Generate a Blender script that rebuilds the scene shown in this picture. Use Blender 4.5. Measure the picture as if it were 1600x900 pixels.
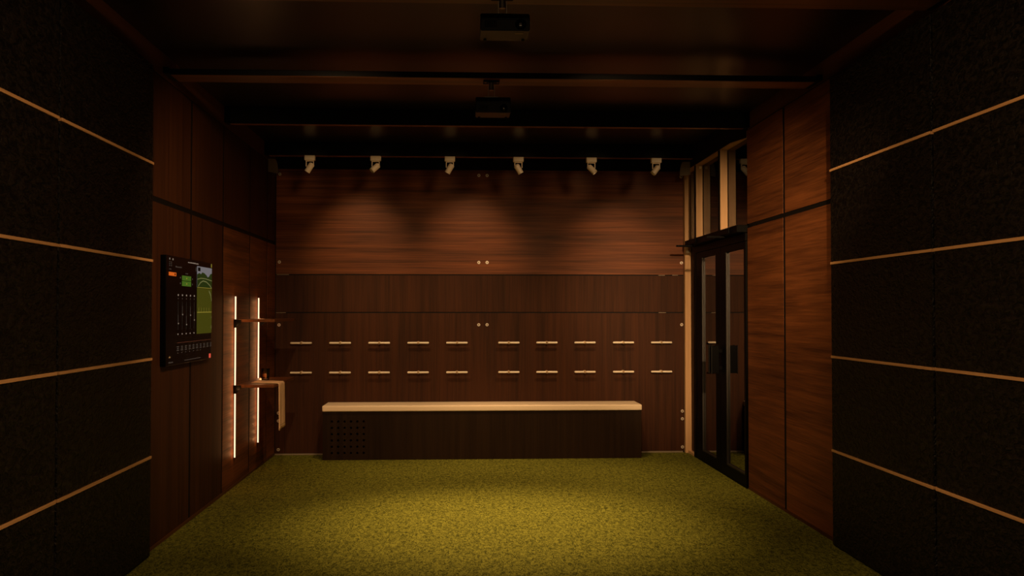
import bpy, bmesh, math, random
from mathutils import Vector, Matrix
random.seed(7)
S = bpy.context.scene
for o in list(bpy.data.objects): bpy.data.objects.remove(o)
COL = S.collection

# ------------------------------------------------------------------ camera
CAM_Z = 1.5
cd = bpy.data.cameras.new('camera'); cam = bpy.data.objects.new('camera', cd); COL.objects.link(cam)
cd.sensor_width = 36.0; cd.lens = 36.0; cd.clip_start = 0.05; cd.clip_end = 100
yaw = math.atan(81/1600); pitch = math.atan(37*math.cos(yaw)/1600)
fwd = Vector((math.sin(yaw)*math.cos(pitch), math.cos(yaw)*math.cos(pitch), math.sin(pitch)))
cam.location = (0, 0, CAM_Z); cam.rotation_euler = fwd.to_track_quat('-Z', 'Y').to_euler()
S.camera = cam

# ------------------------------------------------------------------ world, exposure
w = bpy.data.worlds.new('night'); S.world = w; w.use_nodes = True
w.node_tree.nodes['Background'].inputs[0].default_value = (0.6, 0.4, 0.25, 1)
w.node_tree.nodes['Background'].inputs[1].default_value = 0.0008
S.view_settings.view_transform = 'Standard'; S.view_settings.look = 'None'
S.view_settings.exposure = 0.0; S.view_settings.gamma = 1.0; S.view_settings.use_curve_mapping = False

# ------------------------------------------------------------------ lamps
WARM = (1.0, 0.62, 0.30)
def spot(name, loc, target, power, cone, blend=1.0, size=0.05, col=WARM):
    l = bpy.data.lights.new(name, 'SPOT'); l.energy = power; l.spot_size = math.radians(cone)
    l.spot_blend = blend; l.shadow_soft_size = size; l.color = col
    o = bpy.data.objects.new(name, l); COL.objects.link(o); o.location = loc
    o.rotation_euler = (Vector(target)-Vector(loc)).to_track_quat('-Z', 'Y').to_euler()
    return o
def area(name, loc, target, power, sx, sy, col=WARM):
    l = bpy.data.lights.new(name, 'AREA'); l.energy = power; l.shape = 'RECTANGLE'; l.size = sx; l.size_y = sy
    l.color = col
    o = bpy.data.objects.new(name, l); COL.objects.link(o); o.location = loc
    o.rotation_euler = (Vector(target)-Vector(loc)).to_track_quat('-Z', 'Y').to_euler()
    return o
# recessed downlights in the ceiling bay behind the third beam, washing the back wall
spot('wall_washer', (-1.08, 9.30, 3.15), (-1.05, 10.865, 2.08), 92, 43, size=0.08)
spot('wall_washer', (0.11, 9.30, 3.15), (0.11, 10.865, 2.08), 104, 43, size=0.08)
spot('wall_washer', (1.60, 9.30, 3.15), (1.62, 10.865, 2.02), 84, 43, size=0.08)
spot('seat_fill', (-0.7, 9.35, 3.15), (-0.6, 10.65, 0.45), 130, 62)  # added unseen lamps that brighten the cushion top
spot('seat_fill', (1.1, 9.35, 3.15), (1.1, 10.65, 0.45), 150, 62)
# added unseen spots in the same bay, brightening the track heads
for hx in (-1.50, -0.85, -0.10, 0.59, 1.33, 1.99):
    spot('head_fill', (hx+0.35, 9.40, 3.12), (hx, 10.3, 2.90), 9, 26, size=0.09)
# unseen lamps in the bays behind the beams: floor pools, then added fills
spot('floor_downlight', (0.30, 7.45, 3.15), (0.30, 7.25, 0), 800, 64)
spot('floor_downlight', (0.40, 8.95, 3.15), (0.35, 8.9, 0), 270, 76)  # added fill for the darker floor between the pools
spot('floor_downlight', (1.95, 8.95, 3.15), (2.15, 8.95, 0), 100, 50)
spot('bench_fill', (-0.9, 5.45, 3.15), (-0.6, 10.865, 0.6), 230, 46)  # added unseen pair, lifts the bench and lower back wall
spot('bench_fill', (0.9, 5.45, 3.15), (1.0, 10.865, 0.6), 300, 46)
spot('right_wall_fill', (0.2, 5.45, 3.15), (2.44, 8.5, 1.15), 225, 60)  # added unseen spot, lifts the right-wall boards and mullions
spot('left_wall_fill', (0.0, 5.45, 3.15), (-1.94, 8.0, 1.2), 210, 70)  # added unseen spot, lifts the left-wall boards
# added fill lamps, out of view above the frame and behind the camera
spot('near_fill', (0.2, 2.7, 3.15), (0.2, 4.0, 0), 170, 104)  # added to light foam, battens and near floor
spot('door_fill', (1.5, 2.7, 3.0), (2.42, 10.0, 1.6), 1500, 22)  # narrow spot added to brighten the pine mullions and post
spot('tile_fill', (0.25, 3.3, 3.15), (-1.9, 5.1, 1.4), 120, 84)  # added pair that brightens the battens between the tiles
spot('tile_fill', (0.25, 3.3, 3.15), (2.4, 5.1, 1.4), 130, 84)
area('rear_fill', (0.2, -0.3, 2.3), (0.4, 10.8, 1.2), 7, 2.6, 0.8)  # added soft lamp behind the camera, standing in for a bright screen

# ------------------------------------------------------------------ materials
def nodes(name):
    m = bpy.data.materials.new(name); m.use_nodes = True
    nt = m.node_tree; b = nt.nodes['Principled BSDF']
    return m, nt, b
def plain(name, col, rough=0.5, metal=0.0, spec=0.5, bump=None):
    m, nt, b = nodes(name)
    b.inputs['Base Color'].default_value = (*col, 1); b.inputs['Roughness'].default_value = rough
    b.inputs['Metallic'].default_value = metal; b.inputs['Specular IOR Level'].default_value = spec
    tc = nt.nodes.new('ShaderNodeTexCoord'); n = nt.nodes.new('ShaderNodeTexNoise')
    sc, st = bump if bump else (60, 0.03)
    n.inputs['Scale'].default_value = sc; nt.links.new(tc.outputs['Object'], n.inputs['Vector'])
    bp = nt.nodes.new('ShaderNodeBump'); bp.inputs['Strength'].default_value = st; bp.inputs['Distance'].default_value = 0.01
    nt.links.new(n.outputs['Fac'], bp.inputs['Height']); nt.links.new(bp.outputs['Normal'], b.inputs['Normal'])
    return m
def emit(name, col, strength):
    m, nt, b = nodes(name)
    b.inputs['Base Color'].default_value = (0.01, 0.01, 0.01, 1)
    b.inputs['Emission Color'].default_value = (*col, 1); b.inputs['Emission Strength'].default_value = strength
    return m
def wood(name, c1, c2, grain, rough=0.42, fine=1.0, contrast=1.0, spec=0.14):
    """grain: axis the fibres run along, 'x', 'y' or 'z'"""
    m, nt, b = nodes(name); L = nt.links; N = nt.nodes
    tc = N.new('ShaderNodeTexCoord')
    oi = N.new('ShaderNodeObjectInfo'); add = N.new('ShaderNodeVectorMath'); add.operation = 'ADD'
    sc7 = N.new('ShaderNodeMath'); sc7.operation = 'MULTIPLY'; sc7.inputs[1].default_value = 37
    L.new(oi.outputs['Random'], sc7.inputs[0])
    L.new(tc.outputs['Object'], add.inputs[0]); L.new(sc7.outputs[0], add.inputs[1])
    def streak(s_along, s_across, detail, dist=0.0):
        mp = N.new('ShaderNodeMapping')
        v = [s_across]*3; v['xyz'.index(grain)] = s_along
        mp.inputs['Scale'].default_value = v
        L.new(add.outputs[0], mp.inputs['Vector'])
        n = N.new('ShaderNodeTexNoise'); n.inputs['Scale'].default_value = 1; n.inputs['Detail'].default_value = detail
        n.inputs['Distortion'].default_value = dist; n.inputs['Roughness'].default_value = 0.6
        L.new(mp.outputs[0], n.inputs['Vector']); return n
    a = streak(0.55, 22*fine, 4, 0.3); f = streak(2.2, 120*fine, 3); g = streak(0.35, 5*fine, 2, 0.6)
    m1 = N.new('ShaderNodeMath'); m1.operation = 'MULTIPLY_ADD'; m1.inputs[1].default_value = 0.5
    m2 = N.new('ShaderNodeMath'); m2.operation = 'MULTIPLY_ADD'; m2.inputs[1].default_value = 0.35
    m3 = N.new('ShaderNodeMath'); m3.operation = 'MULTIPLY'; m3.inputs[1].default_value = 0.3
    L.new(g.outputs['Fac'], m3.inputs[0])
    L.new(f.outputs['Fac'], m2.inputs[0]); L.new(m3.outputs[0], m2.inputs[2])
    L.new(a.outputs['Fac'], m1.inputs[0]); L.new(m2.outputs[0], m1.inputs[2])
    r = N.new('ShaderNodeValToRGB')
    r.color_ramp.elements[0].position = 0.575-0.13/contrast; r.color_ramp.elements[0].color = (*c1, 1)
    r.color_ramp.elements[1].position = 0.575+0.13/contrast; r.color_ramp.elements[1].color = (*c2, 1)
    L.new(m1.outputs[0], r.inputs[0]); L.new(r.outputs[0], b.inputs['Base Color'])
    b.inputs['Roughness'].default_value = rough; b.inputs['Specular IOR Level'].default_value = spec
    bp = N.new('ShaderNodeBump'); bp.inputs['Strength'].default_value = 0.12; bp.inputs['Distance'].default_value = 0.004
    L.new(m1.outputs[0], bp.inputs['Height']); L.new(bp.outputs['Normal'], b.inputs['Normal'])
    return m
WD, WL = (0.060, 0.019, 0.0065), (0.210, 0.064, 0.020)
M = dict(
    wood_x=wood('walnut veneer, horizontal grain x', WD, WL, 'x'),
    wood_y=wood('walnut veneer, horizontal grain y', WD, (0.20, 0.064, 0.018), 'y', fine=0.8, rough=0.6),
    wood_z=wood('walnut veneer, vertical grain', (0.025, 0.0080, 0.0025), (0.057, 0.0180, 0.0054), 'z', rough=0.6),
    wood_bench=wood('dark walnut bench board', (0.012, 0.0055, 0.002), (0.022, 0.0105, 0.004), 'z'),
    wood_shelf=wood('walnut shelf', (0.07, 0.024, 0.008), (0.15, 0.050, 0.016), 'y'),
    trim_y=wood('walnut rail along the room', (0.05, 0.017, 0.006), (0.10, 0.034, 0.011), 'y'),
    beam=wood('dark stained beam', (0.10, 0.036, 0.012), (0.26, 0.095, 0.032), 'x', rough=0.35, spec=0.5),
    pine_z=wood('pale pine post', (0.40, 0.235, 0.115), (0.62, 0.38, 0.20), 'z', contrast=0.8),
    pine_y=wood('pale pine rail', (0.40, 0.235, 0.115), (0.62, 0.38, 0.20), 'y', contrast=0.8),
    batten=wood('pine batten', (0.42, 0.22, 0.09), (0.75, 0.42, 0.19), 'y', contrast=0.8),
    black=plain('black painted surface', (0.002, 0.0016, 0.0013), 0.65, spec=0.2),
    ceil=plain('black satin ceiling', (0.008, 0.0052, 0.0024), 0.30, spec=0.36, bump=(3, 0.02)),
    black_metal=plain('black powder coated metal', (0.0012, 0.001, 0.0008), 0.5, 0.0, spec=0.05),
    edge_metal=plain('dark anodised glazing bead', (0.022, 0.018, 0.014), 0.45, 0.2),
    white_metal=plain('off white enamelled metal', (0.82, 0.70, 0.54), 0.35),
    peg=plain('cream coated metal', (0.80, 0.70, 0.56), 0.3),
    knob=plain('brushed brass', (0.60, 0.44, 0.28), 0.3, 0.6),
    bolt=plain('satin nickel', (0.75, 0.66, 0.56), 0.32, 0.5),
    leather=plain('cream leather', (0.82, 0.66, 0.47), 0.45, bump=(180, 0.08)),
    towel=plain('beige linen', (0.92, 0.60, 0.36), 0.9, bump=(400, 0.3)),
    stitch=plain('brown stitching', (0.20, 0.12, 0.07), 0.9),
    projector=plain('black projector plastic', (0.005, 0.0045, 0.004), 0.35, spec=0.3),
    silver=plain('worn steel', (0.35, 0.30, 0.25), 0.3, 0.8),
    lens=plain('dark lens glass', (0.004, 0.004, 0.006), 0.05, spec=0.9),
    grey=plain('grey bracket paint', (0.22, 0.17, 0.12), 0.5),
    led=emit('warm white light strip', (1.0, 0.62, 0.36), 2.0),
    led_off=plain('black aluminium channel', (0.02, 0.018, 0.016), 0.4, 0.4),
    screen=plain('glossy black display', (0.0015, 0.0015, 0.002), 0.3, spec=0.08),
    amber=plain('whisky', (0.95, 0.30, 0.04), 0.08, spec=0.8),
)
def turf():
    m, nt, b = nodes('short olive turf'); L = nt.links; N = nt.nodes
    tc = N.new('ShaderNodeTexCoord')
    n1 = N.new('ShaderNodeTexNoise'); n1.inputs['Scale'].default_value = 48; n1.inputs['Detail'].default_value = 3; n1.inputs['Distortion'].default_value = 1.2
    n2 = N.new('ShaderNodeTexNoise'); n2.inputs['Scale'].default_value = 3.0; n2.inputs['Detail'].default_value = 2
    n3 = N.new('ShaderNodeTexNoise'); n3.inputs['Scale'].default_value = 150; n3.inputs['Detail'].default_value = 2
    mp = N.new('ShaderNodeMapping'); mp.inputs['Scale'].default_value = (1, 0.42, 1); L.new(tc.outputs['Object'], mp.inputs['Vector'])
    for n in (n1, n2, n3): L.new(mp.outputs[0], n.inputs['Vector'])
    r = N.new('ShaderNodeValToRGB'); cr = r.color_ramp
    cr.elements[0].position = 0.40; cr.elements[0].color = (0.034, 0.038, 0.003, 1)
    cr.elements[1].position = 0.60; cr.elements[1].color = (0.190, 0.188, 0.023, 1)
    mx = N.new('ShaderNodeMath'); mx.operation = 'MULTIPLY_ADD'; mx.inputs[1].default_value = 0.45
    my = N.new('ShaderNodeMath'); my.operation = 'MULTIPLY'; my.inputs[1].default_value = 0.55
    L.new(n1.outputs['Fac'], my.inputs[0]); L.new(n3.outputs['Fac'], mx.inputs[0]); L.new(my.outputs[0], mx.inputs[2])
    L.new(mx.outputs[0], r.inputs[0]); L.new(r.outputs[0], b.inputs['Base Color'])
    b.inputs['Roughness'].default_value = 0.95; b.inputs['Specular IOR Level'].default_value = 0.1
    bp = N.new('ShaderNodeBump'); bp.inputs['Strength'].default_value = 0.7; bp.inputs['Distance'].default_value = 0.02
    L.new(mx.outputs[0], bp.inputs['Height']); L.new(bp.outputs['Normal'], b.inputs['Normal'])
    return m
def foam():
    m, nt, b = nodes('black textured foam'); L = nt.links; N = nt.nodes
    tc = N.new('ShaderNodeTexCoord')
    n = N.new('ShaderNodeTexNoise'); n.inputs['Scale'].default_value = 46; n.inputs['Detail'].default_value = 2.5; n.inputs['Distortion'].default_value = 0.8
    mp = N.new('ShaderNodeMapping'); mp.inputs['Scale'].default_value = (1, 0.5, 1); L.new(tc.outputs['Object'], mp.inputs['Vector']); L.new(mp.outputs[0], n.inputs['Vector'])
    r = N.new('ShaderNodeValToRGB')
    r.color_ramp.elements[0].position = 0.4; r.color_ramp.elements[0].color = (0.0012, 0.0010, 0.0008, 1)
    r.color_ramp.elements[1].position = 0.7; r.color_ramp.elements[1].color = (0.014, 0.0105, 0.0075, 1)
    L.new(n.outputs['Fac'], r.inputs[0]); L.new(r.outputs[0], b.inputs['Base Color'])
    b.inputs['Roughness'].default_value = 0.5; b.inputs['Specular IOR Level'].default_value = 0.18
    bp = N.new('ShaderNodeBump'); bp.inputs['Strength'].default_value = 1.0; bp.inputs['Distance'].default_value = 0.02
    L.new(n.outputs['Fac'], bp.inputs['Height']); L.new(bp.outputs['Normal'], b.inputs['Normal'])
    return m
def glass(name, ior, tint):
    m = bpy.data.materials.new(name); m.use_nodes = True; nt = m.node_tree; N = nt.nodes; L = nt.links
    N.remove(N['Principled BSDF']); out = N['Material Output']
    t = N.new('ShaderNodeBsdfTransparent'); t.inputs[0].default_value = (*tint, 1)
    g = N.new('ShaderNodeBsdfGlossy'); g.inputs['Roughness'].default_value = 0.01
    f = N.new('ShaderNodeFresnel'); f.inputs['IOR'].default_value = ior
    mx = N.new('ShaderNodeMixShader')
    if name.startswith('tinted'):      # metal-coated solar glass: a mirror base plus the grazing reflection
        mr = N.new('ShaderNodeMapRange'); mr.inputs[3].default_value = 0.38; mr.inputs[4].default_value = 1.0
        L.new(f.outputs[0], mr.inputs[0]); L.new(mr.outputs[0], mx.inputs[0])
    else: L.new(f.outputs[0], mx.inputs[0])
    L.new(t.outputs[0], mx.inputs[1]); L.new(g.outputs[0], mx.inputs[2])
    L.new(mx.outputs[0], out.inputs[0]); return m
M['turf'] = turf(); M['foam'] = foam()
M['pane'] = glass('tinted door glass', 3.2, (0.35, 0.33, 0.32)); M['transom'] = glass('clear transom glass', 1.9, (0.5, 0.48, 0.45)); M['tumbler'] = glass('clear glass', 1.9, (0.93, 0.9, 0.86))

# ------------------------------------------------------------------ mesh helpers
def bx(bm, x0, x1, y0, y1, z0, z1, bevel=0.0, seg=2):
    r = bmesh.ops.create_cube(bm, size=1)
    vs = r['verts']
    for v in vs:
        v.co = Vector((x0+(v.co.x+.5)*(x1-x0), y0+(v.co.y+.5)*(y1-y0), z0+(v.co.z+.5)*(z1-z0)))
    if bevel:
        es = {e for v in vs for e in v.link_edges}
        bmesh.ops.bevel(bm, geom=list(es), offset=bevel, segments=seg, affect='EDGES', profile=0.6)
    return bm
def cyl(bm, p0, p1, r0, r1=None, seg=20, cap=True):
    p0 = Vector(p0); p1 = Vector(p1); d = p1-p0; r1 = r0 if r1 is None else r1
    q = d.to_track_quat('Z', 'Y').to_matrix().to_4x4()
    bmesh.ops.create_cone(bm, cap_ends=cap, segments=seg, radius1=r0, radius2=r1, depth=d.length,
                          matrix=Matrix.Translation((p0+p1)/2) @ q)
    return bm
def ball(bm, c, r, s=(1, 1, 1)):
    bmesh.ops.create_uvsphere(bm, u_segments=16, v_segments=10, radius=r,
                              matrix=Matrix.Translation(c) @ Matrix.Diagonal((*s, 1)))
    return bm
def lathe(bm, c, prof, seg=32):
    rings = []
    for r, z in prof:
        rings.append([bm.verts.new((c[0]+r*math.cos(2*math.pi*k/seg), c[1]+r*math.sin(2*math.pi*k/seg), c[2]+z)) for k in range(seg)])
    for a, b in zip(rings, rings[1:]):
        for k in range(seg):
            bm.faces.new((a[k], a[(k+1) % seg], b[(k+1) % seg], b[k]))
    bm.faces.new(rings[0][::-1]); bm.faces.new(rings[-1])
    return bm
def prism(bm, pts, axis, a0, a1):
    """extrude a 2-D outline (in the other two axes, in xyz order) along axis"""
    def mk(p, a):
        v = list(p); v.insert('xyz'.index(axis), a); return bm.verts.new(v)
    A = [mk(p, a0) for p in pts]; B = [mk(p, a1) for p in pts]; n = len(pts)
    bm.faces.new(A[::-1]); bm.faces.new(B)
    for k in range(n): bm.faces.new((A[k], A[(k+1) % n], B[(k+1) % n], B[k]))
    bmesh.ops.recalc_face_normals(bm, faces=bm.faces)
    return bm
NB = bmesh.new
def obj(name, bm, mat, parent=None, smooth=False, origin=None):
    """links ONE mesh object; vertices are given in room coordinates"""
    me = bpy.data.meshes.new(name)
    if parent is not None: o0 = Vector(parent['_o'])
    elif origin is not None: o0 = Vector(origin)
    else:
        xs = [v.co for v in bm.verts]
        o0 = Vector(((min(c.x for c in xs)+max(c.x for c in xs))/2, (min(c.y for c in xs)+max(c.y for c in xs))/2, min(c.z for c in xs)))
    for v in bm.verts: v.co -= o0
    bm.normal_update(); bm.to_mesh(me); bm.free()
    me.materials.append(M[mat] if isinstance(mat, str) else mat)
    if smooth:
        me.shade_smooth(); me.set_sharp_from_angle(angle=math.radians(40))
    o = bpy.data.objects.new(name, me); COL.objects.link(o)
    if parent is not None:
        o.parent = parent; o['_o'] = tuple(o0)
    else:
        o.location = o0; o['_o'] = tuple(o0)
    return o
def tag(o, label, cat, group=None):
    o['label'] = label; o['category'] = cat
    if group: o['group'] = group
    return o
def thing(name, label, cat, loc, group=None):
    o = bpy.data.objects.new(name, None); COL.objects.link(o); o.location = loc; o['_o'] = tuple(loc)
    o.empty_display_size = 0.1
    return tag(o, label, cat, group)
def struct(name, bm, mat, parent=None, **k):
    o = obj(name, bm, mat, parent, **k)
    if parent is None: o['kind'] = 'structure'
    return o
def struct_root(name, loc):
    o = bpy.data.objects.new(name, None); COL.objects.link(o); o.location = loc; o['_o'] = tuple(loc); o['kind'] = 'structure'
    return o
def dup(root, loc, label):
    def cp(o, par):
        c = o.copy(); COL.objects.link(c)
        if par is not None: c.parent = par
        for ch in o.children: cp(ch, c)
        return c
    r = cp(root, None); r.location = loc; r['label'] = label
    return r

# ------------------------------------------------------------------ the room shell
XL, XR, YB, ZC = -1.94, 2.44, 10.865, 3.19
struct('floor', bx(NB(), -2.1, 2.7, -1.2, 11.05, -0.10, 0.0), 'turf', origin=(0, 0, 0))
struct('ceiling', bx(NB(), -2.1, 2.7, -1.2, 11.05, ZC, ZC+0.1), 'ceil')
struct('wall_left', bx(NB(), -2.1, XL-0.003, -1.2, YB+0.02, 0, ZC), 'black')
b = NB()
bx(b, XR+0.003, 2.7, -1.2, 8.56, 0, ZC); bx(b, XR+0.003, 2.7, 10.862, 11.05, 0, ZC); bx(b, XR+0.003, 2.7, 8.56, 10.86, 3.0, ZC)
struct('wall_right', b, 'black')
struct('wall_back', bx(NB(), -2.1, 2.44, YB+0.005, 11.05, 0, ZC), 'black')
struct('wall_front', bx(NB(), -2.1, 2.7, -1.3, -1.2, 0, ZC), 'black')
struct('trim_1', bx(NB(), XL-0.0025, XL, -1.2, YB, 3.03, ZC), 'trim_y')            # rail over the left wall
struct('trim_2', bx(NB(), XR, XR+0.0025, -1.2, 8.56, 3.05, ZC), 'trim_y')          # rail over the right wall
struct('baseboard_left', bx(NB(), XL-0.0025, XL+0.006, 6.42, YB, 0, 0.022), 'trim_y')
struct('baseboard_right', bx(NB(), XR-0.004, XR+0.0025, 6.50, 8.58, 0, 0.018), 'trim_y')
struct('baseboard_back', bx(NB(), XL, 2.375, YB-0.012, YB+0.004, 0, 0.014), 'grey')

# beams across the ceiling
def beam(y0, y1, z0, z1, label):
    t = thing('ceiling_beam', label, 'beam', (0.25, (y0+y1)/2, z0), 'dark beams across the ceiling')
    obj('beam_body', bx(NB(), XL+0.001, XR-0.001, y0, y1, z0, z1, 0.003, 1), 'black', t)
    obj('soffit_board', bx(NB(), XL+0.036, XR-0.036, y0+0.004, y1-0.004, z0-0.002, z0-0.0002), 'beam', t)
    obj('end_hanger', bx(NB(), XL+0.001, XL+0.035, y0-0.05, y0-0.001, z0, z1), 'black_metal', t)
    obj('end_hanger', bx(NB(), XR-0.035, XR-0.001, y0-0.05, y0-0.001, z0, z1), 'black_metal', t)
    return t
beam(4.93, 5.155, 3.06, 3.12, 'dark wooden ceiling beam cut by the top edge, above the larger-looking near projector')
beam(6.805, 7.02, 3.06, 3.098, 'flat dark beam with brown lit underside, carrying the farther projector')
beam(8.55, 8.615, 3.058, ZC, 'black ceiling beam just behind and below the farther projector')
beam(10.28, 10.37, 3.06, ZC, 'dark beam nearest the back wall, over the row of spotlights')

# back wall boards
def board(name, bm, mat, label, cat='wall panel', group=None):
    return tag(obj(name, bm, mat), label, cat, group)
G = 'walnut boards of the back wall'
board('wall_panel', bx(NB(), XL+0.006, 2.39, YB, YB+0.0045, 1.896, 3.005, 0.0015, 1), 'wood_x', 'tall walnut board with horizontal grain lit in pools, top of the back wall', group=G)
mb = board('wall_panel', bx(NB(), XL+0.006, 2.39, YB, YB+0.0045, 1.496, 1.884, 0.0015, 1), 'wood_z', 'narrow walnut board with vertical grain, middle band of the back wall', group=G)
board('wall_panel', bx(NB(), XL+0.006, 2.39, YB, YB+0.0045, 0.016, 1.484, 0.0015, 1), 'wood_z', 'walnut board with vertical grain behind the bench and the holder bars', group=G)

for x0, x1, z in ((-1.93, -1.83, 1.4865), (-1.925, -1.80, 1.8865), (2.12, 2.19, 1.8865), (2.27, 2.33, 1.8865), (2.12, 2.20, 1.4865)):
    obj('edge_strip', bx(NB(), x0, x1, YB-0.0005, YB+0.004, z, z+0.006), 'grey', mb)

# left wall boards
G = 'walnut boards of the left wall'
ys = [(6.36, 7.465), (7.51, 8.465), (8.51, 9.535), (9.58, 10.38), (10.42, YB-0.004)]
low = ['lower left-wall walnut board with vertical grain, nearest the foam tiles', 'lower left-wall walnut board with vertical grain behind the far half of the display',
       'lower left-wall board with horizontal grain, at the nearer light strip', 'lower left-wall board with horizontal grain, at the farther light strip',
       'narrow lower left-wall board in the corner beside the back wall']
upp = ['upper left-wall walnut board nearest the foam tiles', 'upper left-wall walnut board, second from the foam tiles', 'upper left-wall walnut board, above the nearer light strip',
       'upper left-wall walnut board, above the farther light strip', 'narrow upper left-wall board in the corner beside the back wall']
for i, (a, c) in enumerate(ys):
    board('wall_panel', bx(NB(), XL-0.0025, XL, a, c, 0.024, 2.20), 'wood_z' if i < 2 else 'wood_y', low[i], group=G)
    board('wall_panel', bx(NB(), XL-0.0025, XL, a, c, 2.235, 3.022), 'wood_z', upp[i], group=G)
G = 'walnut boards of the right wall'
for a, c, s in ((6.46, 7.575, 'beside the foam tiles'), (7.625, 8.585, 'beside the glass doors')):
    board('wall_panel', bx(NB(), XR, XR+0.0025, a, c, 0.020, 2.212), 'wood_y', 'tall lower right-wall walnut board ' + s, group=G)
    board('wall_panel', bx(NB(), XR, XR+0.0025, a, c, 2.245, 3.042), 'wood_y', 'upper right-wall walnut board ' + s, group=G)

# foam tiles and pine battens on both side walls
zs = [(0.008, 0.602), (0.618, 1.202), (1.218, 1.804), (1.820, 2.404), (2.420, 3.020)]
rown = ['bottom row', 'second row from the floor', 'middle row', 'fourth row from the floor', 'top row']
def foam_side(side):
    if side == 'left': x0, x1, cols = XL-0.0025, -1.89, [(4.930, 6.395, 'far'), (3.45, 4.908, 'near')]
    else: x0, x1, cols = 2.39, XR+0.0025, [(5.075, 6.495, 'far'), (3.60, 5.050, 'near')]
    for (a, c, cn) in cols:
        for r, (z0, z1) in enumerate(zs):
            o = obj('acoustic_panel', bx(NB(), x0, x1, a, c, z0, z1, 0.006, 2), 'foam')
            where = 'beside the walnut boards' if cn == 'far' else 'nearest the camera'
            tag(o, f'black acoustic tile on the {side} wall, {rown[r]}, {where}', 'acoustic panel', f'black acoustic tiles on the {side} wall')
        for k in range(4):
            zm = (zs[k][1]+zs[k+1][0])/2; b = NB()
            xa, xb = (x0, x1+0.006) if side == 'left' else (x0-0.006, x1)
            dz = random.uniform(-0.001, 0.001)
            bx(b, xa, xb, a+0.003, c-0.003, zm-0.0078+dz, zm+0.0078+dz, 0.001, 1)
            pos = ['lowest', 'second', 'third', 'highest'][k]
            tag(obj('wood_batten', b, 'batten'), f'thin pine strip between {side} wall acoustic tiles, {pos} from floor, {cn} half', 'batten', f'pine strips on the {side} wall')
foam_side('left'); foam_side('right')

# ------------------------------------------------------------------ glazed wall on the right
XG = 2.447
wf = struct_root('window_1', (2.41, 9.7, 2.24))
obj('header_rail', prism(NB(), [(2.375, 8.86), (2.375, 10.86), (2.475, 10.86), (2.475, 8.602), (2.44, 8.602)], 'z', 2.98, 3.045), 'pine_y', wf)
obj('header_fascia', prism(NB(), [(2.368, 8.86), (2.368, 10.84), (2.3745, 10.84), (2.3745, 8.86), (2.4395, 8.60), (2.433, 8.60)], 'z', 2.984, ZC-0.002), 'black', wf)  # black face also paints in shade on the header's room side
for y in (9.235, 10.195):
    mu = obj('mullion', bx(NB(), 2.375, XG-0.004, y, y+0.06, 2.245, 2.979, 0.002, 1), 'pine_z', wf)
    obj('mullion_shade', bx(NB(), 2.370, 2.3745, y+0.002, y+0.06, 2.245, 2.979), 'black', mu)  # black strip painted in for shade on the mullion's room side
obj('window_pane', bx(NB(), XG, XG+0.008, 8.602, 10.80, 2.245, 2.979), 'transom', wf)
obj('fixing_clip', bx(NB(), 2.405, 2.43, 10.180, 10.194, 2.94, 2.965, 0.003, 1), 'white_metal', wf)
po = tag(obj('corner_post', bx(NB(), 2.392, 2.460, 10.795, 10.86, 0.0, 2.979, 0.003, 1), 'pine_z'), 'pale pine post standing in the corner between back wall and glass doors', 'post')
struct('trim_3', bx(NB(), 2.4605, 2.475, 10.56, 10.86, 0.0, 2.979), 'wood_z')
struct('trim_4', bx(NB(), 2.42, 2.475, 10.545, 10.794, 0.0, 0.028, 0.002, 1), 'pine_y')
obj('fixing_clip', bx(NB(), 2.405, 2.44, 10.785, 10.7945, 2.125, 2.150, 0.002, 1), 'white_metal', po)

XF = 2.427
fr = struct_root('door_1', (2.45, 9.99, 0.0))      # far leaf
def leaf(root, y_far, g1, g0, y_near):
    b = NB()
    bx(b, XF, 2.475, g1, y_far, 0.012, 2.10); bx(b, XF, 2.475, y_near, g0, 0.012, 2.10)
    bx(b, XF, 2.475, g0, g1, 0.012, 0.105); bx(b, XF, 2.475, g0, g1, 2.045, 2.10)
    obj('door_frame', b, 'black_metal', root)
    b = NB(); e = 0.013
    bx(b, XF+0.003, XG-0.001, g1-e, g1-0.0005, 0.106, 2.044); bx(b, XF+0.003, XG-0.001, g0+0.0005, g0+e, 0.106, 2.044)
    bx(b, XF+0.003, XG-0.001, g0+e, g1-e, 0.106, 0.106+e)
    obj('glazing_bead', b, 'edge_metal', root)
    obj('door_pane', bx(NB(), XG, XG+0.008, g0, g1, 0.1055, 2.0445), 'pane', root)
leaf(fr, 10.44, 10.20, 9.63, 9.455)
fn = struct_root('door_2', (2.45, 9.0, 0.0))      # near leaf
leaf(fn, 9.445, 9.265, 8.655, 8.604)
def pull(root, y):
    h = obj('door_pull', bx(NB(), 2.332, 2.395, y-0.014, y, 0.93, 1.185, 0.002, 1), 'black_metal', root)
    obj('pull_edge', bx(NB(), 2.322, 2.3315, y-0.017, y+0.003, 0.925, 1.19, 0.002, 1), 'black', h)
    b = NB(); bx(b, 2.3955, XF-0.0005, y-0.012, y-0.002, 1.12, 1.15); bx(b, 2.3955, XF-0.0005, y-0.012, y-0.002, 0.965, 0.995)
    obj('pull_stem', b, 'black_metal', h)
pull(fr, 9.50); pull(fn, 9.40)
b = NB(); bx(b, XF-0.004, 2.475, 10.441, 10.54, 0.0, 2.17); bx(b, XF-0.004, 2.475, 8.602, 10.44, 2.105, 2.17); bx(b, XF-0.002, 2.475, 8.602, 10.44, 0.0, 0.011)
struct('trim_5', b, 'black_metal')
cn = thing('door_canopy', 'black metal rail above the glass doors with two arms reaching into the room', 'door rail', (2.41, 9.6, 2.17))
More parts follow.
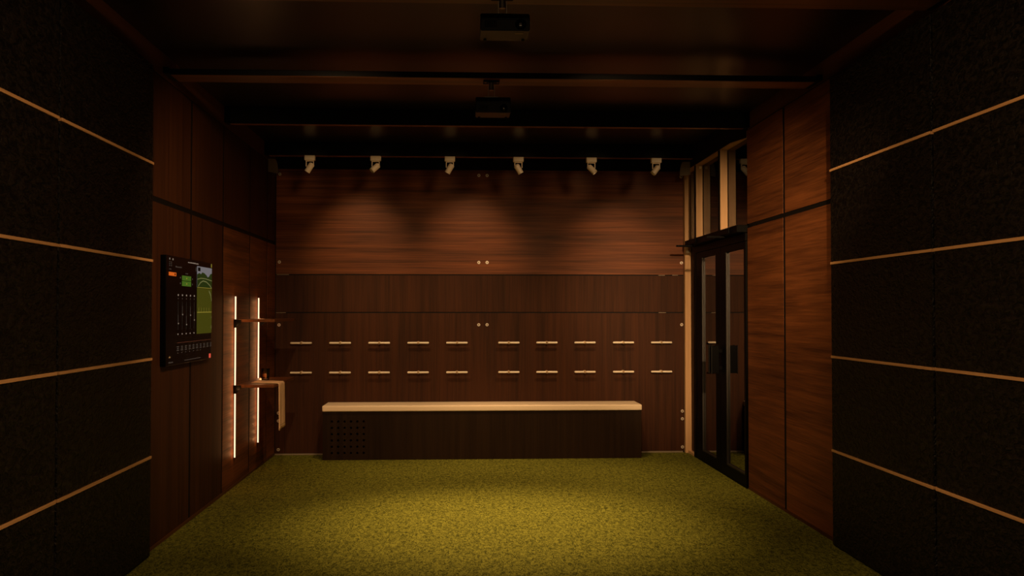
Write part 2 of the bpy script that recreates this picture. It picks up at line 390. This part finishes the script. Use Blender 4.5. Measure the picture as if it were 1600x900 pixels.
obj('rail', bx(NB(), 2.352, 2.474, 8.602, 10.62, 2.176, 2.240, 0.003, 1), 'black_metal', cn)
for y in (9.05, 10.30):
    a = obj('arm', bx(NB(), 2.195, 2.37, y-0.02, y+0.02, 2.158, 2.1755, 0.002, 1), 'black_metal', cn)
    obj('closer_body', bx(NB(), 2.335, 2.3515, y-0.22, y+0.12, 2.182, 2.232, 0.004, 1), 'black_metal', cn)
# curved filler plates in the two top corners
def corner(x_in, x_out, label):
    pts = [(x_out, 3.045), (x_in+(x_out-x_in)*0.35, 3.045)]
    for k in range(1, 9):
        t = k/8*math.pi/2
        pts.append((x_in+(x_out-x_in)*0.35*(1-math.sin(t)), 3.045-0.145*(1-math.cos(t))))
    pts += [(x_in, 2.895), (x_out, 2.915)]
    b = prism(NB(), pts, 'y', 10.42, 10.44)
    tag(obj('corner_plate', b, 'grey'), label, 'bracket', 'curved plates in the top corners')
corner(2.262, 2.367, 'grey curved plate at the top right corner beside the window rail')
corner(-1.84, -1.939, 'dim curved plate at the top left corner under the last beam')

# ------------------------------------------------------------------ bench
bt = thing('bench', 'long dark walnut bench with cream padded seat and punched holes, against back wall', 'bench', (0.237, 10.65, 0))
X0, X1, YF = -1.385, 1.858, 10.452
b = NB()
# front board with a real field of round holes
hx = [-1.293+0.064*k for k in range(6)]; hz = [0.072+0.0635*k for k in range(6)]; c = 0.032; zt, zb = 0.489, 0.002
xs0, xs1, z0, z1 = hx[0]-c, hx[-1]+c, hz[0]-c, hz[-1]+c
def quad(p): b.faces.new([b.verts.new(q) for q in p])
def rect(xa, xb, za, zc_): quad([(xa, YF, za), (xb, YF, za), (xb, YF, zc_), (xa, YF, zc_)])
rect(X0, xs0, zb, zt); rect(xs1, X1, zb, zt); rect(xs0, xs1, zb, z0); rect(xs0, xs1, z1, zt)
for x in hx:
    for z in hz:
        sq, ci, ci2 = [], [], []
        for k in range(16):
            t = math.pi/4+2*math.pi*k/16; ct, st = math.cos(t), math.sin(t); m_ = max(abs(ct), abs(st))
            sq.append(b.verts.new((x+0.032*ct/m_, YF, z+0.03175*st/m_)))
            ci.append(b.verts.new((x+0.0115*ct, YF, z+0.0115*st))); ci2.append(b.verts.new((x+0.0115*ct, YF+0.016, z+0.0115*st)))
        for k in range(16):
            j = (k+1) % 16
            b.faces.new((sq[k], sq[j], ci[j], ci[k])); b.faces.new((ci[k], ci[j], ci2[j], ci2[k]))
bmesh.ops.remove_doubles(b, verts=b.verts, dist=1e-5)
quad([(X0, YF, zb), (X0, YF+.016, zb), (X0, YF+.016, zt), (X0, YF, zt)]); quad([(X1, YF, zb), (X1, YF, zt), (X1, YF+.016, zt), (X1, YF+.016, zb)])
bmesh.ops.recalc_face_normals(b, faces=b.faces)
obj('front_board', b, 'wood_bench', bt)
b = NB(); bx(b, X0, X0+0.018, YF+0.017, YB-0.014, 0.002, 0.489); bx(b, X0+.02, X1-.02, YF+0.08, YF+0.09, 0.002, 0.48)
obj('side_board', b, 'wood_bench', bt)
b = NB(); ya, yb_, za, zb2 = 10.50, 10.80, 0.085, 0.375
bx(b, X1-0.018, X1, YF+0.017, ya, 0.002, 0.489); bx(b, X1-0.018, X1, yb_, YB-0.014, 0.002, 0.489)
bx(b, X1-0.018, X1, ya, yb_, 0.002, za); bx(b, X1-0.018, X1, ya, yb_, zb2, 0.489)
obj('side_board', b, 'wood_shelf', bt)
b = NB()
for k in range(9): bx(b, X1-0.014, X1-0.004, ya+0.012+k*0.033, ya+0.024+k*0.033, za, zb2)
bx(b, X1-0.03, X1-0.019, ya, yb_, za, zb2)
obj('vent_grille', b, 'black', bt)
obj('seat_cushion', bx(NB(), X0-0.004, X1+0.004, 10.434, YB-0.002, 0.490, 0.549, 0.013, 4), 'leather', bt, smooth=True)

# ------------------------------------------------------------------ holder bars
px = [-1.66, -1.255, -0.848, -0.44, -0.033, 0.514, 0.917, 1.322, 1.732, 2.14]
def holder(x, z, label):
    t = thing('club_holder', label, 'holder', (x, YB, z), 'cream holder bars on the back wall')
    b = NB(); cyl(b, (x-0.112, YB-0.055, z), (x+0.112, YB-0.055, z), 0.0105, seg=16)
    bmesh.ops.bevel(b, geom=[e for e in b.edges if len(e.link_faces) == 2 and any(len(f.verts) > 4 for f in e.link_faces)], offset=0.004, segments=2, affect='EDGES')
    obj('bar', b, 'peg', t, smooth=True)
    b = NB(); ball(b, (x, YB-0.055, z), 0.0175, (0.75, 1, 1)); cyl(b, (x, YB-0.05, z), (x, YB-0.001, z), 0.008); cyl(b, (x, YB-0.008, z), (x, YB-0.0005, z), 0.016)
    obj('knob', b, 'knob', t, smooth=True)
    return t
ords = ['first', 'second', 'third', 'fourth', 'fifth', 'sixth', 'seventh', 'eighth', 'ninth', 'tenth']
h0 = None
for row, z in (('upper', 1.172), ('lower', 0.862)):
    for i, x in enumerate(px):
        n = ords[i] if i < 5 else ords[9-i]; side = 'left' if i < 5 else 'right'
        lab = f'cream horizontal holder bar in the {row} row, {n} from the {side} end'
        if h0 is None: h0 = holder(x, z, lab)
        else: dup(h0, (x, YB, z), lab)

# ------------------------------------------------------------------ bolts
def bolt(x, z, label):
    t = thing('wall_bolt', label, 'bolt', (x, YB, z), 'round bolts fixing the back wall boards')
    b = NB(); cyl(b, (x, YB-0.0005, z), (x, YB-0.010, z), 0.0165, 0.0150, seg=24); obj('washer', b, 'bolt', t, smooth=True)
    b = NB(); cyl(b, (x, YB-0.0102, z), (x, YB-0.013, z), 0.0062, seg=6); obj('socket', b, 'black', t)
    return t
spots = []
for z, r in ((2.948, 'near the top of the wall'), (2.022, 'just above the upper seam'), (1.361, 'just below the lower seam')):
    spots += [(-1.898, z, f'round bolt at the left edge of the back wall, {r}'), (0.197, z, f'left bolt of the centre pair, {r}'),
              (0.285, z, f'right bolt of the centre pair, {r}'), (2.368, z, f'round bolt at the right edge of the back wall, {r}')]
for x, s in ((-1.899, 'left'), (2.372, 'right')):
    spots += [(x, 0.438, f'round bolt at the {s} wall edge, upper of two close together below seat height'),
              (x, 0.356, f'round bolt at the {s} wall edge, lower of two close together below seat height'),
              (x, 0.056, f'round bolt at the {s} edge of the back wall, just above the turf')]
t0 = None
for x, z, lab in spots:
    if t0 is None: t0 = bolt(x, z, lab)
    else: dup(t0, (x, YB, z), lab)

# ------------------------------------------------------------------ spotlights under the last beam
def spotlight(x, ang, fy, label):
    y = 10.30; t = thing('spotlight', label, 'spotlight', (x, y, 3.046), 'cream spotlights under the last beam')
    obj('base_plate', bx(NB(), x-0.052, x+0.052, y-0.03, y+0.03, 3.012, 3.0595, 0.003, 1), 'white_metal', t)
    b = NB(); bx(b, x-0.040, x-0.032, y-0.012, y+0.012, 2.950, 3.0115, 0.001, 1); bx(b, x+0.032, x+0.040, y-0.012, y+0.012, 2.950, 3.0115, 0.001, 1)
    bx(b, x-0.0318, x+0.0318, y-0.010, y+0.010, 3.003, 3.0115)
    obj('yoke', b, 'white_metal', t)
    a = math.radians(ang); d = Vector((math.sin(a), fy, -math.cos(a))).normalized(); c = Vector((x-0.004*math.copysign(1, ang), y, 2.950))
    b = NB(); cyl(b, c-d*0.028, c+d*0.062, 0.029, seg=28, cap=False)
    cyl(b, c+d*0.062, c+d*0.036, 0.025, 0.017, seg=28, cap=False)
    # ring joining the shell and the reflector, and a domed back
    cyl(b, c+d*0.0621, c+d*0.0601, 0.029, 0.025, seg=28, cap=False); cyl(b, c-d*0.028, c-d*0.040, 0.029, 0.017, seg=28)
    h = obj('lamp_head', b, 'white_metal', t, smooth=True)
    b = NB(); cyl(b, c+d*0.037, c+d*0.040, 0.0168, seg=20); obj('lamp_lens', b, 'lens', h)
    return t
for i, (x, a, fy) in enumerate(((-1.502, -33, .05), (-.848, -46, -.35), (-.105, -30, .1), (.586, 30, .1), (1.327, 42, -.3), (1.989, -38, -.15))):
    lab = ['leftmost cream spotlight, tilted down to the left', 'second cream spotlight from the left, tilted left', 'third cream spotlight from the left',
           'fourth cream spotlight from the left, tilted right', 'fifth cream spotlight from the left, tilted strongly right', 'rightmost cream spotlight, beside the grey corner plate'][i]
    spotlight(x, a, fy, lab)

# ------------------------------------------------------------------ projectors
def projector(x0, x1, y0, zb, ztop, label, beam_y):
    xm = (x0+x1)/2; t = thing('projector', label, 'projector', (xm, y0+0.09, zb), 'projectors hung from the beams')
    y1 = y0+0.19; ch = 0.03
    pts = [(y0, zb), (y1, zb), (y1, ztop), (y0+ch, ztop), (y0, ztop-0.035)]
    b = prism(NB(), pts, 'x', x0, x1)
    bmesh.ops.bevel(b, geom=list(b.edges), offset=0.004, segments=2, affect='EDGES')
    body = obj('projector_body', b, 'projector', t, smooth=True)
    lx = x1-0.045; lz = zb+0.032
    b = NB(); cyl(b, (lx, y0-0.008, lz), (lx, y0+0.002, lz), 0.026, 0.028, seg=28); obj('lens_ring', b, 'black_metal', t, smooth=True)
    b = NB(); ball(b, (lx, y0-0.008, lz), 0.019, (1, 0.3, 1)); obj('projector_lens', b, 'lens', t, smooth=True)
    b = NB()
    for k in range(7): bx(b, x0+0.02+k*0.009, x0+0.025+k*0.009, y0-0.0015, y0-0.0002, zb+0.015, zb+0.05)
    obj('vent', b, 'black', t)
    b = NB(); bx(b, x1-0.07, x1-0.03, y0+0.035, y0+0.055, zb-0.0015, zb-0.0002); obj('rating_label', b, 'grey', t)
    for fx in (x0+0.025, x1-0.025): obj('foot', cyl(NB(), (fx, y0+0.16, zb-0.006), (fx, y0+0.16, zb-0.0002), 0.008, seg=14), 'black', t)
    # ceiling mount: plate on the beam, forked bracket, spider arms
    m = xm-0.01; b = NB()
    bx(b, m-0.055, m+0.055, beam_y-0.045, beam_y+0.045, 3.050, 3.0595, 0.002, 1)
    mt = obj('ceiling_mount', b, 'black_metal', t)
    b = NB(); cyl(b, (m, beam_y, 3.00), (m, beam_y, 3.05), 0.016); bx(b, m-0.022, m-0.018, beam_y-0.02, beam_y+0.02, ztop+0.012, 3.03); bx(b, m+0.018, m+0.022, beam_y-0.02, beam_y+0.02, ztop+0.012, 3.03)
    bx(b, m-0.05, m+0.05, beam_y-0.03, beam_y+0.03, ztop+0.0005, ztop+0.012, 0.002, 1)
    obj('fork', b, 'silver', mt)
    for sx in (-0.042, 0.042): obj('mount_screw', cyl(NB(), (m+sx, beam_y-0.035, 3.0495), (m+sx, beam_y-0.035, 3.044), 0.008, seg=12), 'silver', mt)
    return t
projector(0.097, 0.337, 4.93, 2.862, 2.955, 'black projector hanging near the top edge, the larger of the two', 5.03)
projector(0.103, 0.336, 6.82, 2.832, 2.942, 'dim black projector under the second beam, the smaller-looking farther one', 6.91)

# ------------------------------------------------------------------ wall display
tv = thing('wall_display', 'black flat wall display showing a golf course view and menus, left wall', 'display', (-1.93, 7.345, 1.14))
obj('display_body', bx(NB(), XL+0.0005, -1.902, 6.735, 7.955, 1.143, 1.870, 0.004, 2), 'screen', tv)
XS = -1.9015
def flat(name, pts, mat, lay=0, parent=tv):
    b = NB(); x = XS+0.0006+lay*0.0005
    prism(b, pts, 'x', x, x+0.0004)
    return obj(name, b, mat, parent)
def R4(a, c, z0, z1): return [(a, z0), (c, z0), (c, z1), (a, z1)]
def E(n, c, s=1.0): return emit(n, c, s)
mg, mo, mw, mdim = E('display green', (0.06, 0.15, 0.012), .65), E('display orange', (0.70, 0.12, 0.01), .8), E('display white', (0.5, 0.38, 0.28), .5), E('display dim grey', (0.12, 0.09, 0.07), .35)
msky, mtree, mfair, mroad, mtan, mred = E('display sky', (0.17, 0.16, 0.17), .8), E('display trees', (0.012, 0.035, 0.004), .6), E('display fairway', (0.050, 0.052, 0.003), .75), E('display path', (0.15, 0.15, 0.05), .8), E('display yellow', (0.20, 0.16, 0.02), 1), E('display red', (0.6, 0.07, 0.04), 1)
# course picture on the right of the display
flat('course_view', [(7.51, 1.339), (7.948, 1.339), (7.948, 1.672), (7.51, 1.672)], mfair)
flat('course_view', R4(7.51, 7.948, 1.675, 1.83), msky)
flat('course_view', [(7.51, 1.675), (7.948, 1.675), (7.948, 1.79), (7.90, 1.785), (7.86, 1.765), (7.82, 1.757), (7.78, 1.772), (7.72, 1.785), (7.66, 1.79), (7.62, 1.775), (7.57, 1.782), (7.51, 1.77)], mtree, 1)
def ribbon(pts, wd, mat, lay):
    P = [Vector(p) for p in pts]; l, r = [], []
    for i, p in enumerate(P):
        t = (P[min(i+1, len(P)-1)]-P[max(i-1, 0)]).normalized(); n = Vector((-t.y, t.x))*wd/2
        l.append(tuple(p+n)); r.append(tuple(p-n))
    flat('course_path', l+r[::-1], mat, lay)
ribbon([(7.54, 1.685), (7.60, 1.712), (7.68, 1.727), (7.78, 1.722), (7.88, 1.70), (7.935, 1.68)], 0.008, mroad, 2)
ribbon([(7.515, 1.735), (7.62, 1.745), (7.75, 1.745), (7.945, 1.735)], 0.006, mroad, 2)
ribbon([(7.515, 1.676), (7.944, 1.677)], 0.004, mtan, 2)
ribbon([(7.86, 1.655), (7.89, 1.64), (7.92, 1.62), (7.925, 1.60)], 0.012, mroad, 2)
ribbon([(7.515, 1.495), (7.945, 1.497)], 0.006, mtan, 2)
for k in range(5): flat('course_mark', R4(7.56+k*0.075, 7.563+k*0.075, 1.50, 1.53), mtan, 2)
for z, s in ((1.58, .02), (1.37, .025), (1.45, .015)): flat('course_mark', R4(7.93, 7.942, z, z+s), mroad, 2)
flat('display_icon', R4(7.53, 7.60, 1.795, 1.822), 'black', 2)
flat('display_icon', R4(7.925, 7.947, 1.836, 1.864), mtan)
flat('display_icon', R4(7.475, 7.49, 1.79, 1.82), mdim)
# buttons, captions and sliders
flat('display_button', R4(6.79, 6.965, 1.737, 1.761), mo); flat('display_icon', R4(6.925, 6.945, 1.742, 1.756), 'black', 1)
for z in (1.714, 1.676):
    flat('display_button', R4(7.11, 7.345, z, z+0.034), mg); flat('display_icon', R4(7.215, 7.24, z+0.012, z+0.021), mtan, 1)
    flat('display_icon', R4(7.06, 7.08, z+0.012, z+0.022), mdim); flat('display_icon', R4(7.375, 7.39, z+0.012, z+0.022), mdim)
flat('display_icon', R4(6.803, 6.817, 1.842, 1.854), mw); flat('display_icon', R4(6.877, 6.893, 1.841, 1.853), mw)
for a in (6.80, 6.84):
    for z in (1.800, 1.812, 1.824): flat('display_icon', R4(a, a+0.018, z, z+0.006), mdim)
def caption(a, c, z, h, mat):
    x = a
    while x < c:
        l = random.uniform(0.010, 0.022); flat('display_caption', R4(x, min(x+l, c), z, z+h*random.uniform(.6, 1)), mat); x += l+0.006
caption(6.95, 7.10, 1.797, 0.010, mdim); caption(7.265, 7.545, 1.842, 0.008, mw); caption(6.80, 6.85, 1.777, 0.007, mdim); caption(7.20, 7.26, 1.760, 0.008, mdim)
for k in range(5):
    y = 7.010+k*0.104
    flat('display_icon', R4(y, y+0.020, 1.607, 1.618), mw); flat('display_icon', R4(y+0.002, y+0.016, 1.585, 1.593), mdim)
    flat('display_slider', R4(y+0.006, y+0.010, 1.375, 1.570), E('slider dim', (0.03, 0.026, 0.02), .6)); dz = (-.02, .04, -.03, .035, 0)[k]
    flat('display_slider', R4(y+0.004, y+0.012, 1.44+dz, 1.50+dz), mdim, 1); flat('display_icon', R4(y+0.006, y+0.022, 1.436+dz, 1.444+dz), mw, 2)
    flat('display_icon', R4(y, y+0.018, 1.344, 1.352), mw)
caption(7.0, 7.93, 1.288, 0.004, E('display rust', (0.12, 0.03, 0.015), .7))
for k in range(10):
    y = 6.99+k*0.101
    flat('display_tile', R4(y, y+0.058, 1.236, 1.242), mdim); flat('display_tile', R4(y+0.008, y+0.050, 1.248, 1.254), mdim); flat('display_tile', R4(y+0.004, y+0.054, 1.260, 1.266), mdim)
    if k < 7: flat('display_icon', R4(y+0.02, y+0.034, 1.218, 1.225), mdim)
flat('display_caption', R4(7.185, 7.63, 1.1625, 1.1665), mdim); flat('display_icon', R4(7.875, 7.93, 1.150, 1.182), mred)
flat('display_icon', [(6.80, 1.196), (6.845, 1.196), (6.822, 1.208)], E('display amber', (0.4, 0.2, 0.06), .6)); caption(6.80, 6.90, 1.161, 0.009, mdim)

# ------------------------------------------------------------------ shelving with light strips
sh = thing('wall_shelf_unit', 'two-tier walnut wall shelves hung on two vertical glowing light strips', 'shelves', (-1.93, 9.45, 0.25))
for y in (8.905, 9.915):
    up = obj('upright', bx(NB(), XL+0.0005, XL+0.024, y, y+0.012, 0.250, 1.632), 'led_off', sh)
    obj('light_strip', bx(NB(), XL+0.008, XL+0.0195, y-0.004, y-0.0005, 0.252, 1.630, 0.001, 1), 'led', up)
    for k in range(20):            # the diodes of the strip
        l = bpy.data.lights.new('strip_diode', 'POINT'); l.energy = 0.13; l.color = (1, 0.42, 0.14); l.shadow_soft_size = 0.0
        lo = bpy.data.objects.new('strip_diode', l); COL.objects.link(lo); lo.location = (XL+0.04, y-0.03, 0.29+k*0.0684)
for z in (1.434, 0.869):
    obj('shelf_board', bx(NB(), XL+0.0245, -1.600, 8.935, 10.01, z-0.024, z, 0.001, 1), 'wood_shelf', sh)
    for y in (8.890, 9.932):
        b = NB(); prism(b, [(XL+0.0245, z-0.025), (XL+0.10, z-0.025), (XL+0.0245, z-0.072)] if y > 9 else [(XL+0.0245, z-0.002), (XL+0.06, z-0.002), (XL+0.06, z-0.03), (XL+0.03, z-0.068), (XL+0.0245, z-0.070)], 'y', y, y+0.03)
        obj('shelf_bracket', b, 'black_metal', sh)
# light strip interrupted where the brackets clamp it
for z in (1.434, 0.869):
    obj('shelf_bracket', bx(NB(), XL+0.0005, XL+0.024, 8.890, 8.8975, z-0.072, z+0.001), 'black_metal', sh)

# towel over the end of the lower shelf
b = NB(); path = []
zt_ = 0.8705
for k in range(12): path.append((-1.842+k*0.0208, zt_))
for k in range(1, 8):
    a = k/8*math.pi/2; path.append((-1.6005+0.0165*math.sin(a)+0.000, zt_-0.0165*(1-math.cos(a))))
for k in range(16): path.append((-1.584, zt_-0.018-k*0.0255))
NY = 14; grid = []
for i, (x, z) in enumerate(path):
    row = []
    for j in range(NY+1):
        v = j/NY; hang = max(0, i-18)/16; flatp = max(0, 1-i/12)
        y = 9.065+0.295*v+0.02*hang*(v-0.5)+0.10*flatp
        xx = x+(0.004*math.sin(v*9+0.6)*hang+0.002*math.sin(v*21)*hang)
        row.append(b.verts.new((xx+0.003*hang, y, z+(0.0012*math.sin(v*14+i) if i < 11 else 0)*flatp-0.010*hang*(1-v)+0.0018)))
    grid.append(row)
for i in range(len(grid)-1):
    for j in range(NY): b.faces.new((grid[i][j], grid[i+1][j], grid[i+1][j+1], grid[i][j+1]))
bmesh.ops.recalc_face_normals(b, faces=b.faces)
tw = thing('hand_towel', 'beige linen hand towel draped over the end of the lower wall shelf', 'towel', (-1.6, 9.2, 0.46))
o = obj('cloth', b, 'towel', tw, smooth=True)
md = o.modifiers.new('thick', 'SOLIDIFY'); md.thickness = 0.003; md.offset = 1
b = NB()
for j in range(12):
    a = j/12; c = (j+0.6)/12
    bx(b, -1.5765, -1.5750, 9.068+0.285*a, 9.068+0.285*c, 0.503, 0.5055)
obj('hem_stitch', b, 'stitch', tw)

# whisky tumbler on the towel
gx, gy, gz = -1.775, 9.46, 0.8765
tg = thing('whisky_glass', 'faceted whisky tumbler half full of amber spirit on the lower shelf', 'glass', (gx, gy, gz), None)
b = NB(); lathe(b, (gx, gy, gz), [(0.028, 0), (0.034, 0.004), (0.038, 0.03), (0.041, 0.105), (0.0385, 0.105), (0.0355, 0.03), (0.031, 0.016)], 12)
obj('tumbler', b, 'tumbler', tg)
b = NB(); lathe(b, (gx, gy, gz), [(0.0300, 0.0165), (0.0345, 0.030), (0.0362, 0.060)], 12); obj('spirit', b, 'amber', tg)
b = NB()
for dx, dy, a in ((-0.011, -0.012, 20), (0.013, 0.006, 55)):
    n0 = len(b.verts); bx(b, -0.012, 0.012, -0.012, 0.012, 0, 0.022, 0.003, 2); b.verts.ensure_lookup_table()
    bmesh.ops.transform(b, verts=b.verts[n0:], matrix=Matrix.Translation((gx+dx, gy+dy, gz+0.05)) @ Matrix.Rotation(math.radians(a), 4, 'Z') @ Matrix.Rotation(0.3, 4, 'X'))
obj('ice', b, 'tumbler', tg)
for o in bpy.data.objects:
    if '_o' in o: del o['_o']
